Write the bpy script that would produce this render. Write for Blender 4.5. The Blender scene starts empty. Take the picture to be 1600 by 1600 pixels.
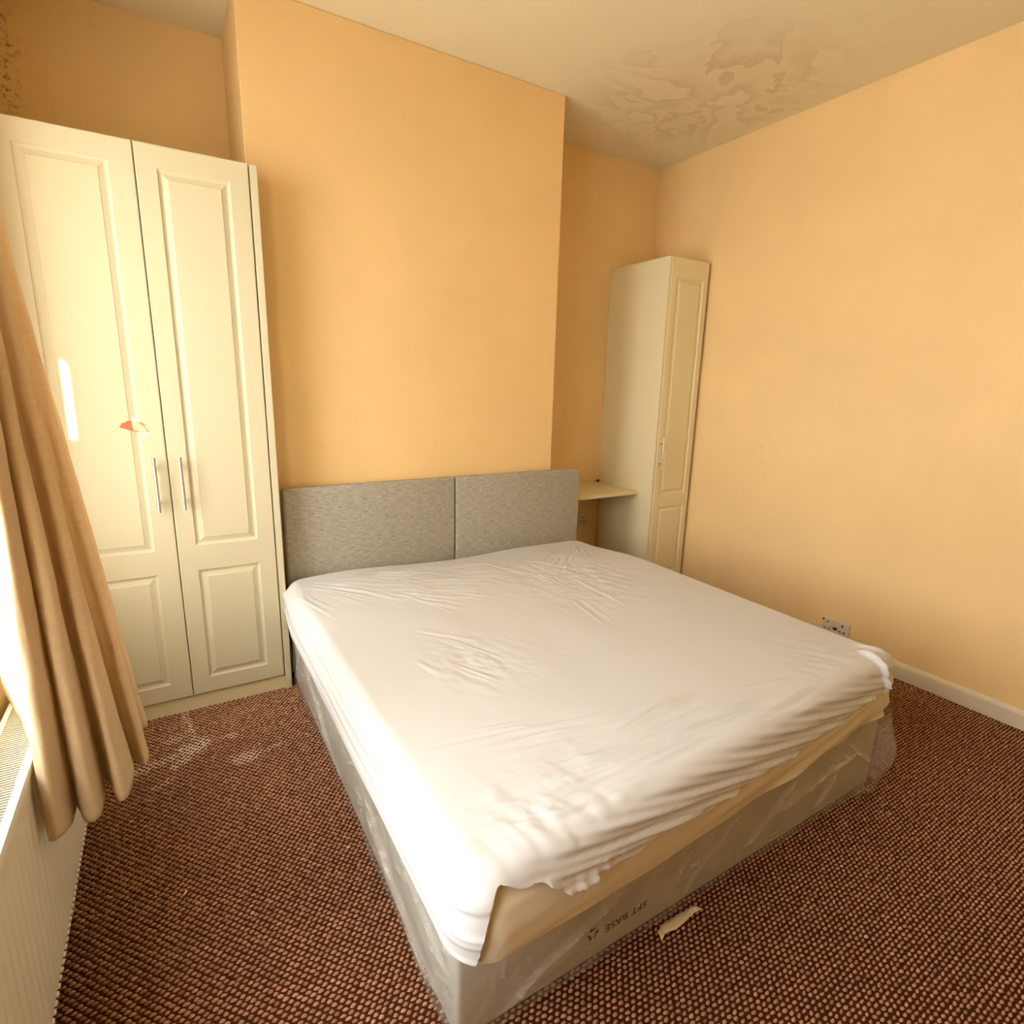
import bpy, bmesh, math, random
import numpy as np
from mathutils import Vector, Matrix

random.seed(7)
rng = np.random.default_rng(7)
PI = math.pi
SC = bpy.context.scene
COL = SC.collection

# ------------------------------------------------------------------ camera
cam_d = bpy.data.cameras.new('camera'); cam = bpy.data.objects.new('camera', cam_d); COL.objects.link(cam)
cr = Vector((0.85455563, -0.51877588, 0.02462231)); cu = Vector((0.09502898, 0.20279363, 0.97459953)); cf = Vector((0.51059198, 0.83050968, -0.22259718))
m = Matrix(((cr.x, cu.x, -cf.x), (cr.y, cu.y, -cf.y), (cr.z, cu.z, -cf.z))).to_4x4()
m.translation = Vector((-2.88337, -2.97396, 1.32927))
cam.matrix_world = m
cam_d.sensor_width = 36; cam_d.lens = 36 * 877.0426 / 1600; cam_d.clip_start = 0.02
SC.camera = cam

# ------------------------------------------------------------------ world, sun, exposure
SC.view_settings.view_transform = 'Standard'; SC.view_settings.look = 'None'
SC.view_settings.gamma = 1.0; SC.view_settings.use_curve_mapping = False
SC.view_settings.exposure = 0.58
w = bpy.data.worlds.new('daylight'); SC.world = w; w.use_nodes = True
bg = w.node_tree.nodes['Background']
bg.inputs[0].default_value = (0.96, 0.97, 0.985, 1); bg.inputs[1].default_value = 8.0

SUN_DIR = Vector((0.45, 0.89, -0.52)).normalized()          # direction the sunlight travels
sd = bpy.data.lights.new('sun', 'SUN'); sd.energy = 16; sd.angle = math.radians(0.12); sd.color = (1, 0.96, 0.86)
so = bpy.data.objects.new('sun', sd); COL.objects.link(so)
so.rotation_euler = SUN_DIR.to_track_quat('-Z', 'Y').to_euler(); so.location = (-8, -12, 9)

# window opening (in the left wall)
H = 2.70; XL = -3.28; YR = -4.25
WY0, WY1, WZ0, WZ1 = -2.80, -0.76, 0.62, 2.25
for nm, (yc, wd, zc, hh, x) in {'window_portal': ((WY0 + WY1) / 2, WY1 - WY0, (WZ0 + WZ1) / 2, WZ1 - WZ0, XL - 0.30)}.items():
    pd = bpy.data.lights.new(nm, 'AREA'); pd.shape = 'RECTANGLE'; pd.size = hh; pd.size_y = wd; pd.energy = 1
    pd.cycles.is_portal = True
    po = bpy.data.objects.new(nm, pd); COL.objects.link(po); po.location = (x, yc, zc)
    po.rotation_euler = (0, -PI / 2, 0)

# ------------------------------------------------------------------ materials
def mat(name, col, rough=0.6, metal=0.0, spec=0.5, coat=0.0):
    mt = bpy.data.materials.new(name); mt.use_nodes = True
    b = mt.node_tree.nodes['Principled BSDF']
    b.inputs['Base Color'].default_value = (*col, 1); b.inputs['Roughness'].default_value = rough
    b.inputs['Metallic'].default_value = metal; b.inputs['Specular IOR Level'].default_value = spec
    b.inputs['Coat Weight'].default_value = coat
    return mt
def N(mt, t, **kw):
    n = mt.node_tree.nodes.new(t)
    for k, v in kw.items():
        if k in ('operation', 'blend_type', 'data_type', 'noise_dimensions', 'attribute_name', 'feature', 'distance', 'wave_type', 'bands_direction'): setattr(n, k, v)
        else: n.inputs[k].default_value = v
    return n
def L(mt, a, b): mt.node_tree.links.new(a, b)
def BS(mt): return mt.node_tree.nodes['Principled BSDF']
def coords(mt, scale=(1, 1, 1), loc=(0, 0, 0)):
    tc = N(mt, 'ShaderNodeTexCoord'); mp = N(mt, 'ShaderNodeMapping')
    mp.inputs['Scale'].default_value = scale; mp.inputs['Location'].default_value = loc
    L(mt, tc.outputs['Object'], mp.inputs['Vector']); return mp.outputs['Vector']
def ramp(mt, src, stops):
    r = N(mt, 'ShaderNodeValToRGB'); L(mt, src, r.inputs['Fac']); cr_ = r.color_ramp
    while len(cr_.elements) > 1: cr_.elements.remove(cr_.elements[0])
    cr_.elements[0].position = stops[0][0]; cr_.elements[0].color = (*stops[0][1], 1) if len(stops[0][1]) == 3 else stops[0][1]
    for p, c in stops[1:]:
        e = cr_.elements.new(p); e.color = (*c, 1)
    return r.outputs['Color']
def bump(mt, src, strength=0.2, dist=0.002, prev=None):
    b = N(mt, 'ShaderNodeBump', Strength=strength, Distance=dist); L(mt, src, b.inputs['Height'])
    L(mt, b.outputs['Normal'], BS(mt).inputs['Normal']); return b
def noise(mt, vec, scale, detail=3, rough=0.5, dist=0.0):
    n = N(mt, 'ShaderNodeTexNoise', Scale=scale, Detail=detail, Roughness=rough, Distortion=dist)
    L(mt, vec, n.inputs['Vector']); return n.outputs['Fac']
def mixc(mt, fac, a, b, blend='MIX'):
    mx = N(mt, 'ShaderNodeMix', data_type='RGBA', blend_type=blend)
    for s, v in ((0, fac), (6, a), (7, b)):
        if isinstance(v, (int, float)): mx.inputs[s].default_value = v
        elif isinstance(v, tuple): mx.inputs[s].default_value = (*v, 1)
        else: L(mt, v, mx.inputs[s])
    return mx.outputs[2]
def mth(mt, op, a, b=0.0, c=0.0):
    n = N(mt, 'ShaderNodeMath', operation=op)
    for i, v in enumerate((a, b, c)):
        if isinstance(v, (int, float)): n.inputs[i].default_value = v
        else: L(mt, v, n.inputs[i])
    return n.outputs[0]
def sphere_mask(mt, centre, r0, r1, noise_src=None, amp=0.0, stretch=(1, 1, 1)):
    """1 inside r0, 0 outside r1 of a world point (object coords of an unmoved object)."""
    v = coords(mt, stretch, tuple(-c * s for c, s in zip(centre, stretch)))
    ln = N(mt, 'ShaderNodeVectorMath', operation='LENGTH'); L(mt, v, ln.inputs[0])
    d = ln.outputs['Value']
    if noise_src is not None: d = mth(mt, 'ADD', d, mth(mt, 'MULTIPLY', mth(mt, 'SUBTRACT', noise_src, 0.5), amp))
    mr = N(mt, 'ShaderNodeMapRange'); L(mt, d, mr.inputs['Value'])
    mr.inputs['From Min'].default_value = r1; mr.inputs['From Max'].default_value = r0
    return mr.outputs['Result']

def wall_paint(name, col, var=0.06):
    mt = mat(name, col, 0.62, spec=0.25)
    v = coords(mt)
    c = ramp(mt, noise(mt, v, 1.6, 4, 0.6), [(0.3, tuple(x * (1 - var) for x in col)), (0.7, tuple(min(1, x * (1 + var * .5)) for x in col))])
    L(mt, c, BS(mt).inputs['Base Color'])
    bump(mt, noise(mt, v, 160, 3, 0.6), 0.12, 0.0015)
    return mt, c, v
PAINT = (0.94, 0.665, 0.315)
M_wall, _, _ = wall_paint('peach wall paint', PAINT)
# back wall: same paint with black mould in the far left corner
M_back, c, v = wall_paint('peach wall paint with mould', PAINT)
n1 = noise(M_back, v, 9, 5, 0.7); n2 = noise(M_back, v, 55, 4, 0.75)
msk = sphere_mask(M_back, (-3.30, 0, 2.45), 0.02, 0.13, n1, 0.30, (1.3, 1, 0.45))
spk = ramp(M_back, n2, [(0.50, (0, 0, 0)), (0.62, (1, 1, 1))])
f = mth(M_back, 'MULTIPLY', msk, spk)
L(M_back, mixc(M_back, f, c, (0.16, 0.075, 0.03)), BS(M_back).inputs['Base Color'])
# right wall: faint scuffs
M_right, c, v = wall_paint('peach wall paint with scuffs', PAINT)
n1 = noise(M_right, v, 5, 5, 0.65, 1.0)
ln_ = ramp(M_right, n1, [(0.488, (0, 0, 0)), (0.5, (1, 1, 1)), (0.512, (0, 0, 0))])
msk = sphere_mask(M_right, (0, -1.0, 0.95), 0.02, 0.22, None, 0, (1, 1.6, 0.8))
f = mth(M_right, 'MULTIPLY', mth(M_right, 'MULTIPLY', msk, ln_), 0.35)
L(M_right, mixc(M_right, f, c, (0.55, 0.40, 0.25)), BS(M_right).inputs['Base Color'])
# ceiling: cream with brown water rings
M_ceil = mat('cream ceiling paint with water stains', (0.86, 0.78, 0.60), 0.7, spec=0.2)
v = coords(M_ceil)
n1 = noise(M_ceil, v, 1.9, 5, 0.55, 0.35)
rings = ramp(M_ceil, n1, [(0.0, (0, 0, 0)), (0.43, (0, 0, 0)), (0.445, (.75, .75, .75)), (0.50, (.2, .2, .2)), (0.535, (.05, .05, .05)), (0.545, (.9, .9, .9)), (0.60, (.25, .25, .25)), (0.9, (.05, .05, .05))])
nb = noise(M_ceil, v, 5, 3)
msk = sphere_mask(M_ceil, (-0.50, -0.82, H), 0.30, 0.62, nb, 0.35, (1.0, 0.85, 1))
f = mth(M_ceil, 'MULTIPLY', mth(M_ceil, 'MULTIPLY', msk, rings), 0.42)
fp = mth(M_ceil, 'MULTIPLY', msk, mth(M_ceil, 'MULTIPLY', noise(M_ceil, v, 3.5, 5, .6), 0.28))
c0 = mixc(M_ceil, fp, (0.90, 0.80, 0.56), (0.76, 0.55, 0.28))
L(M_ceil, mixc(M_ceil, f, c0, (0.50, 0.33, 0.15)), BS(M_ceil).inputs['Base Color'])
bump(M_ceil, noise(M_ceil, v, 60, 4), 0.12, 0.002)

M_lam = mat('cream satin laminate', (0.70, 0.645, 0.44), 0.34, spec=0.45)
v = coords(M_lam); bump(M_lam, noise(M_lam, v, 7, 2), 0.03, 0.004)
M_lam2 = mat('aged cream laminate', (0.84, 0.74, 0.46), 0.42, spec=0.4)
M_skirt = mat('cream gloss skirting', (0.80, 0.72, 0.52), 0.35)
M_metal = mat('brushed steel', (0.62, 0.58, 0.50), 0.28, 1.0)
M_red = mat('red door patch', (0.85, 0.16, 0.07), 0.5)
M_rad = mat('cream radiator enamel', (0.80, 0.745, 0.58), 0.38)
M_radw = mat('white radiator enamel', (0.86, 0.84, 0.74), 0.35)
M_grille = mat('cream grille enamel', (0.60, 0.56, 0.42), 0.45)
M_dark = mat('dark gap', (0.03, 0.02, 0.012), 0.9)
M_upvc = mat('white plastic frame', (0.85, 0.85, 0.83), 0.3)
M_sock = mat('dirty white plastic', (0.72, 0.62, 0.46), 0.45)
M_ink = mat('dark brown ink', (0.05, 0.02, 0.01), 0.7)
M_tape = mat('yellowed tape', (0.80, 0.66, 0.40), 0.45)
M_ext = mat('pale render', (0.75, 0.72, 0.66), 0.8)

# carpet
M_cbase = mat('dark carpet backing', (0.065, 0.018, 0.006), 0.95, spec=0.1)
M_loop = mat('carpet loops', (0.4, 0.2, 0.1), 0.9, spec=0.12)
at_ = N(M_loop, 'ShaderNodeAttribute'); at_.attribute_name = 'loopcol'
L(M_loop, at_.outputs['Color'], BS(M_loop).inputs['Base Color'])

# headboard fabric with horizontal slubs
M_head = mat('grey slub weave', (0.3, 0.3, 0.25), 0.85, spec=0.2)
v = coords(M_head, (30, 30, 260)); v2 = coords(M_head, (110, 110, 900))
a = noise(M_head, v, 1.0, 4, 0.7); b = noise(M_head, v2, 1.0, 2, 0.6)
c = ramp(M_head, mth(M_head, 'ADD', mth(M_head, 'MULTIPLY', a, .6), mth(M_head, 'MULTIPLY', b, .4)), [(0.36, (0.24, 0.225, 0.175)), (0.5, (0.41, 0.385, 0.31)), (0.63, (0.56, 0.53, 0.43))])
L(M_head, c, BS(M_head).inputs['Base Color']); bump(M_head, b, 0.35, 0.0015)

M_base = mat('light grey divan fabric', (0.52, 0.51, 0.44), 0.8, spec=0.2)
v = coords(M_base); bump(M_base, noise(M_base, v, 300, 2), 0.15, 0.001)

def fabric(name, col, transl, rough=0.85, weave=900, bstr=0.08, extra=None):
    mt = bpy.data.materials.new(name); mt.use_nodes = True; nt = mt.node_tree
    b = BS(mt); b.inputs['Roughness'].default_value = rough; b.inputs['Specular IOR Level'].default_value = 0.15
    b.inputs['Base Color'].default_value = (*col, 1)
    v = coords(mt)
    if extra: L(mt, extra(mt, v), b.inputs['Base Color'])
    bn = bump(mt, noise(mt, v, weave, 2), bstr, 0.001)
    if transl > 0:
        tr = N(mt, 'ShaderNodeBsdfTranslucent'); tr.inputs['Color'].default_value = (*col, 1)
        mx = N(mt, 'ShaderNodeMixShader'); mx.inputs[0].default_value = transl
        L(mt, b.outputs[0], mx.inputs[1]); L(mt, tr.outputs[0], mx.inputs[2])
        L(mt, mx.outputs[0], nt.nodes['Material Output'].inputs['Surface'])
    return mt
M_sheet = fabric('white cotton sheet', (0.64, 0.635, 0.615), 0.0, 0.8, 500, 0.06,
    lambda mt, v: mixc(mt, mth(mt, 'MULTIPLY', sphere_mask(mt, (-1.78, -2.06, .5), 0.02, 0.055, noise(mt, v, 45, 3), .09, (.7, 1.4, 1)), 0.30), (0.64, 0.635, 0.615), (0.55, 0.44, 0.35)))
M_matt = fabric('mattress ticking with warm shade tint', (0.75, 0.685, 0.52), 0.0, 0.8, 400, 0.08)  # whitish ticking yellowed to paint in the warm shade of the foot side
def curt_col(mt, v):
    mp = N(mt, 'ShaderNodeMapping'); mp.inputs['Scale'].default_value = (1, 1, 9); L(mt, v, mp.inputs['Vector'])
    return ramp(mt, noise(mt, mp.outputs['Vector'], 14, 4, .6), [(0.3, (0.74, 0.59, 0.37)), (0.7, (0.82, 0.67, 0.44))])
M_curt = fabric('beige textured curtain cloth', (0.76, 0.60, 0.40), 0.30, 0.9, 700, 0.15, curt_col)

# plastic film
M_film = bpy.data.materials.new('clear plastic film'); M_film.use_nodes = True
nt = M_film.node_tree; b = BS(M_film); b.inputs['Base Color'].default_value = (0.80, 0.76, 0.68, 1); b.inputs['Roughness'].default_value = 0.26
b.inputs['Specular IOR Level'].default_value = 0.6
tr = N(M_film, 'ShaderNodeBsdfTransparent'); tr.inputs['Color'].default_value = (0.96, 0.95, 0.93, 1)
mx = N(M_film, 'ShaderNodeMixShader'); v = coords(M_film)
fac = ramp(M_film, noise(M_film, v, 7, 5, .65, 1.5), [(0.30, (0.08,) * 3), (0.52, (0.16,) * 3), (0.62, (0.34,) * 3), (0.68, (0.16,) * 3), (0.85, (0.28,) * 3)])
am_ = N(M_film, 'ShaderNodeAttribute'); am_.attribute_name = 'fold_highlight'
fac = mth(M_film, 'ADD', fac, mth(M_film, 'MULTIPLY', am_.outputs['Fac'], 0.45)); L(M_film, fac, mx.inputs[0]); L(M_film, tr.outputs[0], mx.inputs[1]); L(M_film, b.outputs[0], mx.inputs[2])  # folds whitened to paint highlights into the film
L(M_film, mx.outputs[0], nt.nodes['Material Output'].inputs['Surface'])
bump(M_film, noise(M_film, v, 14, 2, .5, .6), 0.25, 0.006)
# window glass
M_glass = bpy.data.materials.new('window glass'); M_glass.use_nodes = True
nt = M_glass.node_tree; gl = N(M_glass, 'ShaderNodeBsdfGlossy', Roughness=0.02); tr = N(M_glass, 'ShaderNodeBsdfTransparent')
mx = N(M_glass, 'ShaderNodeMixShader'); mx.inputs[0].default_value = 0.06
L(M_glass, tr.outputs[0], mx.inputs[1]); L(M_glass, gl.outputs[0], mx.inputs[2]); L(M_glass, mx.outputs[0], nt.nodes['Material Output'].inputs['Surface'])

# ------------------------------------------------------------------ object helpers
def link(name, me, mt=None, parent=None, smooth=False):
    o = bpy.data.objects.new(name, me); COL.objects.link(o)
    if mt: me.materials.append(mt)
    if parent: o.parent = parent; o.matrix_parent_inverse = parent.matrix_world.inverted()
    if smooth: me.polygons.foreach_set('use_smooth', [True] * len(me.polygons))
    return o
def thing(name, label, cat, loc=(0, 0, 0), group=None):
    o = bpy.data.objects.new(name, None); COL.objects.link(o); o.location = loc; o.empty_display_size = .1
    o.matrix_world = Matrix.Translation(loc)
    o['label'] = label; o['category'] = cat
    if group: o['group'] = group
    return o
def tag(o, label, cat, group=None):
    o['label'] = label; o['category'] = cat
    if group: o['group'] = group
    return o
def part(name, bm, mt, parent=None, smooth=False):
    me = bpy.data.meshes.new(name); bmesh.ops.recalc_face_normals(bm, faces=bm.faces); bm.to_mesh(me); bm.free()
    return link(name, me, mt, parent, smooth)
def box(bm, a, b, bev=0.0, seg=2):
    lo = [min(x, y) for x, y in zip(a, b)]; hi = [max(x, y) for x, y in zip(a, b)]
    vs = [bm.verts.new((x, y, z)) for x in (lo[0], hi[0]) for y in (lo[1], hi[1]) for z in (lo[2], hi[2])]
    fs = [bm.faces.new([vs[i] for i in q]) for q in ((0, 1, 3, 2), (4, 6, 7, 5), (0, 4, 5, 1), (2, 3, 7, 6), (0, 2, 6, 4), (1, 5, 7, 3))]
    if bev > 0:
        es = list({e for f in fs for e in f.edges})
        bmesh.ops.bevel(bm, geom=es, offset=bev, segments=seg, profile=0.5, affect='EDGES')
    return bm
def B(a, b, bev=0.0, seg=2): return box(bmesh.new(), a, b, bev, seg)
def cyl(bm, p, q, r, n=16):
    p = Vector(p); q = Vector(q); d = (q - p).normalized()
    u = d.orthogonal().normalized(); v = d.cross(u)
    A = [bm.verts.new(p + r * (math.cos(2 * PI * i / n) * u + math.sin(2 * PI * i / n) * v)) for i in range(n)]
    C = [bm.verts.new(q + r * (math.cos(2 * PI * i / n) * u + math.sin(2 * PI * i / n) * v)) for i in range(n)]
    for i in range(n): bm.faces.new((A[i], A[(i + 1) % n], C[(i + 1) % n], C[i]))
    bm.faces.new(A); bm.faces.new(C[::-1]); return bm
def grid_mesh(name, P, mt, parent=None, keep=None, smooth=True):
    """P: (nu, nv, 3) array of points -> quad mesh"""
    nu, nv = P.shape[:2]
    idx = np.arange(nu * nv).reshape(nu, nv)
    q = np.stack([idx[:-1, :-1], idx[1:, :-1], idx[1:, 1:], idx[:-1, 1:]], -1)
    if keep is not None:
        k = keep[:-1, :-1] | keep[1:, :-1] | keep[1:, 1:] | keep[:-1, 1:]
        q = q[k]
    q = q.reshape(-1, 4)
    used = np.unique(q); remap = -np.ones(nu * nv, int); remap[used] = np.arange(len(used))
    q = remap[q]; V = P.reshape(-1, 3)[used]
    me = bpy.data.meshes.new(name)
    me.vertices.add(len(V)); me.vertices.foreach_set('co', V.astype(np.float32).ravel())
    me.loops.add(q.size); me.loops.foreach_set('vertex_index', q.astype(np.int32).ravel())
    me.polygons.add(len(q)); me.polygons.foreach_set('loop_start', (np.arange(len(q)) * 4).astype(np.int32))
    me.update(calc_edges=True); me.validate()
    return link(name, me, mt, parent, smooth)

# value noise for geometry
_T = rng.random((64, 64))
def vn(x, y):
    x = np.asarray(x, float); y = np.asarray(y, float)
    xi = np.floor(x).astype(int); yi = np.floor(y).astype(int); fx = x - xi; fy = y - yi
    fx = fx * fx * (3 - 2 * fx); fy = fy * fy * (3 - 2 * fy)
    g = lambda i, j: _T[i % 64, j % 64]
    return (g(xi, yi) * (1 - fx) + g(xi + 1, yi) * fx) * (1 - fy) + (g(xi, yi + 1) * (1 - fx) + g(xi + 1, yi + 1) * fx) * fy - 0.5
def sstep(a, b, x):
    t = np.clip((x - a) / (b - a), 0, 1); return t * t * (3 - 2 * t)

# ------------------------------------------------------------------ room shell
BD, BXR, BXL = 0.436, -1.077, -2.538            # chimney breast
def struct(name, bm, mt, smooth=False):
    o = part(name, bm, mt, None, smooth); o['kind'] = 'structure'; return o
struct('floor', B((XL - .3, YR, -0.12), (0.15, 0.15, 0.0)), M_cbase)
struct('ceiling', B((XL - .0, YR, H), (0.0, 0.0, H + 0.12)), M_ceil)
struct('wall_back', B((XL - .3, 0.0, 0), (0.15, 0.15, H + .12)), M_back)
struct('wall_right', B((0.0, YR, 0), (0.15, 0.0, H + .12)), M_right)
struct('wall_rear', B((XL - .3, YR - .15, 0), (0.15, YR, H + .12)), M_wall)
bm = bmesh.new(); t = 0.30
box(bm, (XL - t, YR, 0), (XL, WY0, H + .12)); box(bm, (XL - t, WY1, 0), (XL, 0, H + .12))
box(bm, (XL - t, WY0, 0), (XL, WY1, WZ0)); box(bm, (XL - t, WY0, WZ1), (XL, WY1, H + .12))
struct('wall_left', bm, M_wall)
struct('wall_chimney_breast', B((BXL, -BD, 0), (BXR, -0.0005, H - .0005), 0.004, 2), M_wall)

# skirting with a rounded top
def skirting(name, p, q, nrm, h=0.081, th=0.018):
    p = Vector(p); q = Vector(q); n = Vector(nrm); prof = [(0, 0), (th, 0), (th, h - .018), (th - .003, h - .008), (th - .008, h - .002), (th - .013, h), (0, h)]
    bm = bmesh.new(); R = [[bm.verts.new(e + n * a + Vector((0, 0, b))) for a, b in prof] for e in (p, q)]
    k = len(prof)
    for i in range(k): bm.faces.new((R[0][i], R[0][(i + 1) % k], R[1][(i + 1) % k], R[1][i]))
    bm.faces.new(R[0]); bm.faces.new(R[1][::-1])
    return struct(name, bm, M_skirt)
skirting('baseboard_right', (0, YR, 0), (0, -0.535, 0), (-1, 0, 0))
skirting('baseboard_back', (BXR, 0, 0), (-0.36, 0, 0), (0, -1, 0))
skirting('baseboard_left', (XL, YR, 0), (XL, -0.58, 0), (1, 0, 0))
skirting('baseboard_rear', (XL + .02, YR, 0), (-.02, YR, 0), (0, 1, 0))

# window: frame, mullions, panes, sill
wn = thing('window_1', 'white framed window in the left wall behind the curtain', 'window', (XL - .2, (WY0 + WY1) / 2, WZ0))
del wn['label']; del wn['category']; wn['kind'] = 'structure'
fx0, fx1 = XL - .22, XL - .16
bm = bmesh.new()
box(bm, (fx0, WY0, WZ0), (fx1, WY0 + .05, WZ1)); box(bm, (fx0, WY1 - .04, WZ0), (fx1, WY1, WZ1))
box(bm, (fx0, WY0 + .05, WZ0), (fx1, WY1 - .04, WZ0 + .05)); box(bm, (fx0, WY0 + .05, WZ1 - .05), (fx1, WY1 - .04, WZ1))
part('window_frame', bm, M_upvc, wn)
for ym in (-2.12, -1.44):
    part('mullion', B((fx0, ym - .03, WZ0 + .05), (fx1, ym + .03, WZ1 - .05), .004), M_upvc, wn)
for y0, y1 in ((WY0 + .05, -2.15), (-2.09, -1.47), (-1.41, WY1 - .04)):
    part('pane', B((XL - .192, y0, WZ0 + .05), (XL - .188, y1, WZ1 - .05)), M_glass, wn)
part('window_sill', B((XL - .158, WY0 + .002, WZ0 + .0005), (XL - .001, WY1 - .002, WZ0 + .018), .004), M_upvc, wn)

# carpet loops: one staggered pile, real geometry
def carpet():
    px, py = 0.0178, 0.0108
    ys = np.arange(YR + .05, -0.02, py); xs = np.arange(XL + .02, -0.02, px)
    X, Y = np.meshgrid(xs, ys); X = X + (np.arange(len(ys)) % 2)[:, None] * px / 2
    X = X.ravel(); Y = Y.ravel()
    ok = (Y > -3.9) & ~((X < -2.52) & (Y > -0.553)) & ~((X > BXL - .01) & (X < -1.07) & (Y > -.45)) & ~((X > -.36) & (Y > -.50)) \
        & ~((X > -2.42) & (X < -1.02) & (Y > -2.10)) & ~((X < -0.5) & (Y > -.45)) & (X < -.024) & (X > XL + .02)
    X, Y = X[ok], Y[ok]; n = len(X)
    X = X + rng.normal(0, .0007, n); Y = Y + rng.normal(0, .0006, n)
    ang = rng.normal(0, .13, n)
    k = 6
    th = np.arange(k) * 2 * PI / k
    base = np.stack([np.cos(th), np.sin(th), np.zeros(k)], 1)
    top = base * [.62, .60, 0] + [0, 0, .82]
    unit = np.vstack([base, top, [[0, 0, 1.0]]])             # 13 verts
    sx = .0068 * rng.uniform(.85, 1.15, n); sy = .0037 * rng.uniform(.85, 1.15, n); sz = .0046 * rng.uniform(.8, 1.2, n)
    u = unit[None] * np.stack([sx, sy, sz], 1)[:, None]
    ca, sa = np.cos(ang)[:, None], np.sin(ang)[:, None]
    V = np.stack([X[:, None] + u[..., 0] * ca - u[..., 1] * sa, Y[:, None] + u[..., 0] * sa + u[..., 1] * ca, u[..., 2] + .0002], -1)
    nv = 13
    off = (np.arange(n) * nv)[:, None, None]
    q = np.array([[i, (i + 1) % k, k + (i + 1) % k, k + i] for i in range(k)])
    t = np.array([[k + i, k + (i + 1) % k, 2 * k] for i in range(k)])
    Q = (q[None] + off).reshape(n, -1); T = (t[None] + off).reshape(n, -1)
    li = np.concatenate([Q, T], 1).ravel()
    sizes = np.tile(np.array([4] * k + [3] * k), n); st = np.concatenate([[0], np.cumsum(sizes)[:-1]])
    me = bpy.data.meshes.new('carpet_pile')
    me.vertices.add(n * nv); me.vertices.foreach_set('co', V.astype(np.float32).ravel())
    me.loops.add(len(li)); me.loops.foreach_set('vertex_index', li.astype(np.int32))
    me.polygons.add(len(sizes)); me.polygons.foreach_set('loop_start', st.astype(np.int32))
    me.update(calc_edges=True)
    # colours: light tan loops, dust and plaster stains near the wardrobe
    col = np.array([0.46, 0.246, 0.136])[None] * (1 + rng.normal(0, .13, n))[:, None] * (1 + .25 * vn(X * 3, Y * 3))[:, None]
    dust = np.zeros(n)
    def blob(x, y, rx, ry, a, s=1.0):
        c_, s_ = math.cos(a), math.sin(a); dx, dy = X - x, Y - y
        d = np.sqrt(((dx * c_ + dy * s_) / rx) ** 2 + ((-dx * s_ + dy * c_) / ry) ** 2) + .7 * vn(X * 40, Y * 40)
        np.maximum(dust, s * np.clip((1.25 - d) * 2.2, 0, 1), out=dust)
    blob(-2.905, -.835, .055, .040, .5); blob(-2.94, -.90, .05, .02, .6, .8)
    for i in range(9):
        t_ = i / 8; blob(-2.934 + .03 * t_, -.557 - .24 * t_, .012, .03, 0, .7)
    blob(-2.966, -.746, .03, .03, 0, .55); blob(-2.764, -.987, .042, .035, 0, .8); blob(-2.68, -.975, .07, .014, .3, .5)
    blob(-2.786, -.825, .02, .02, 0, .6); blob(-3.04, -.885, .085, .024, .35, .7); blob(-3.01, -1.0, .05, .013, .5, .5)
    dust += (rng.random(n) > .9985) * .6
    dust = np.clip(dust, 0, 1)[:, None]
    col = col * (1 - dust) + np.array([.74, .58, .42])[None] * dust
    col = np.clip(col, 0, 1)
    a = me.color_attributes.new('loopcol', 'FLOAT_COLOR', 'POINT')
    rgba = np.ones((n, nv, 4), np.float32); rgba[..., :3] = col[:, None]
    a.data.foreach_set('color', rgba.ravel())
    fl = bpy.data.objects['floor']
    o = link('carpet_pile', me, M_loop, fl, True); o['kind'] = 'stuff'
    o['label'] = 'short tan loops of the brown carpet, dusty by the wardrobe'
carpet()

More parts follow.
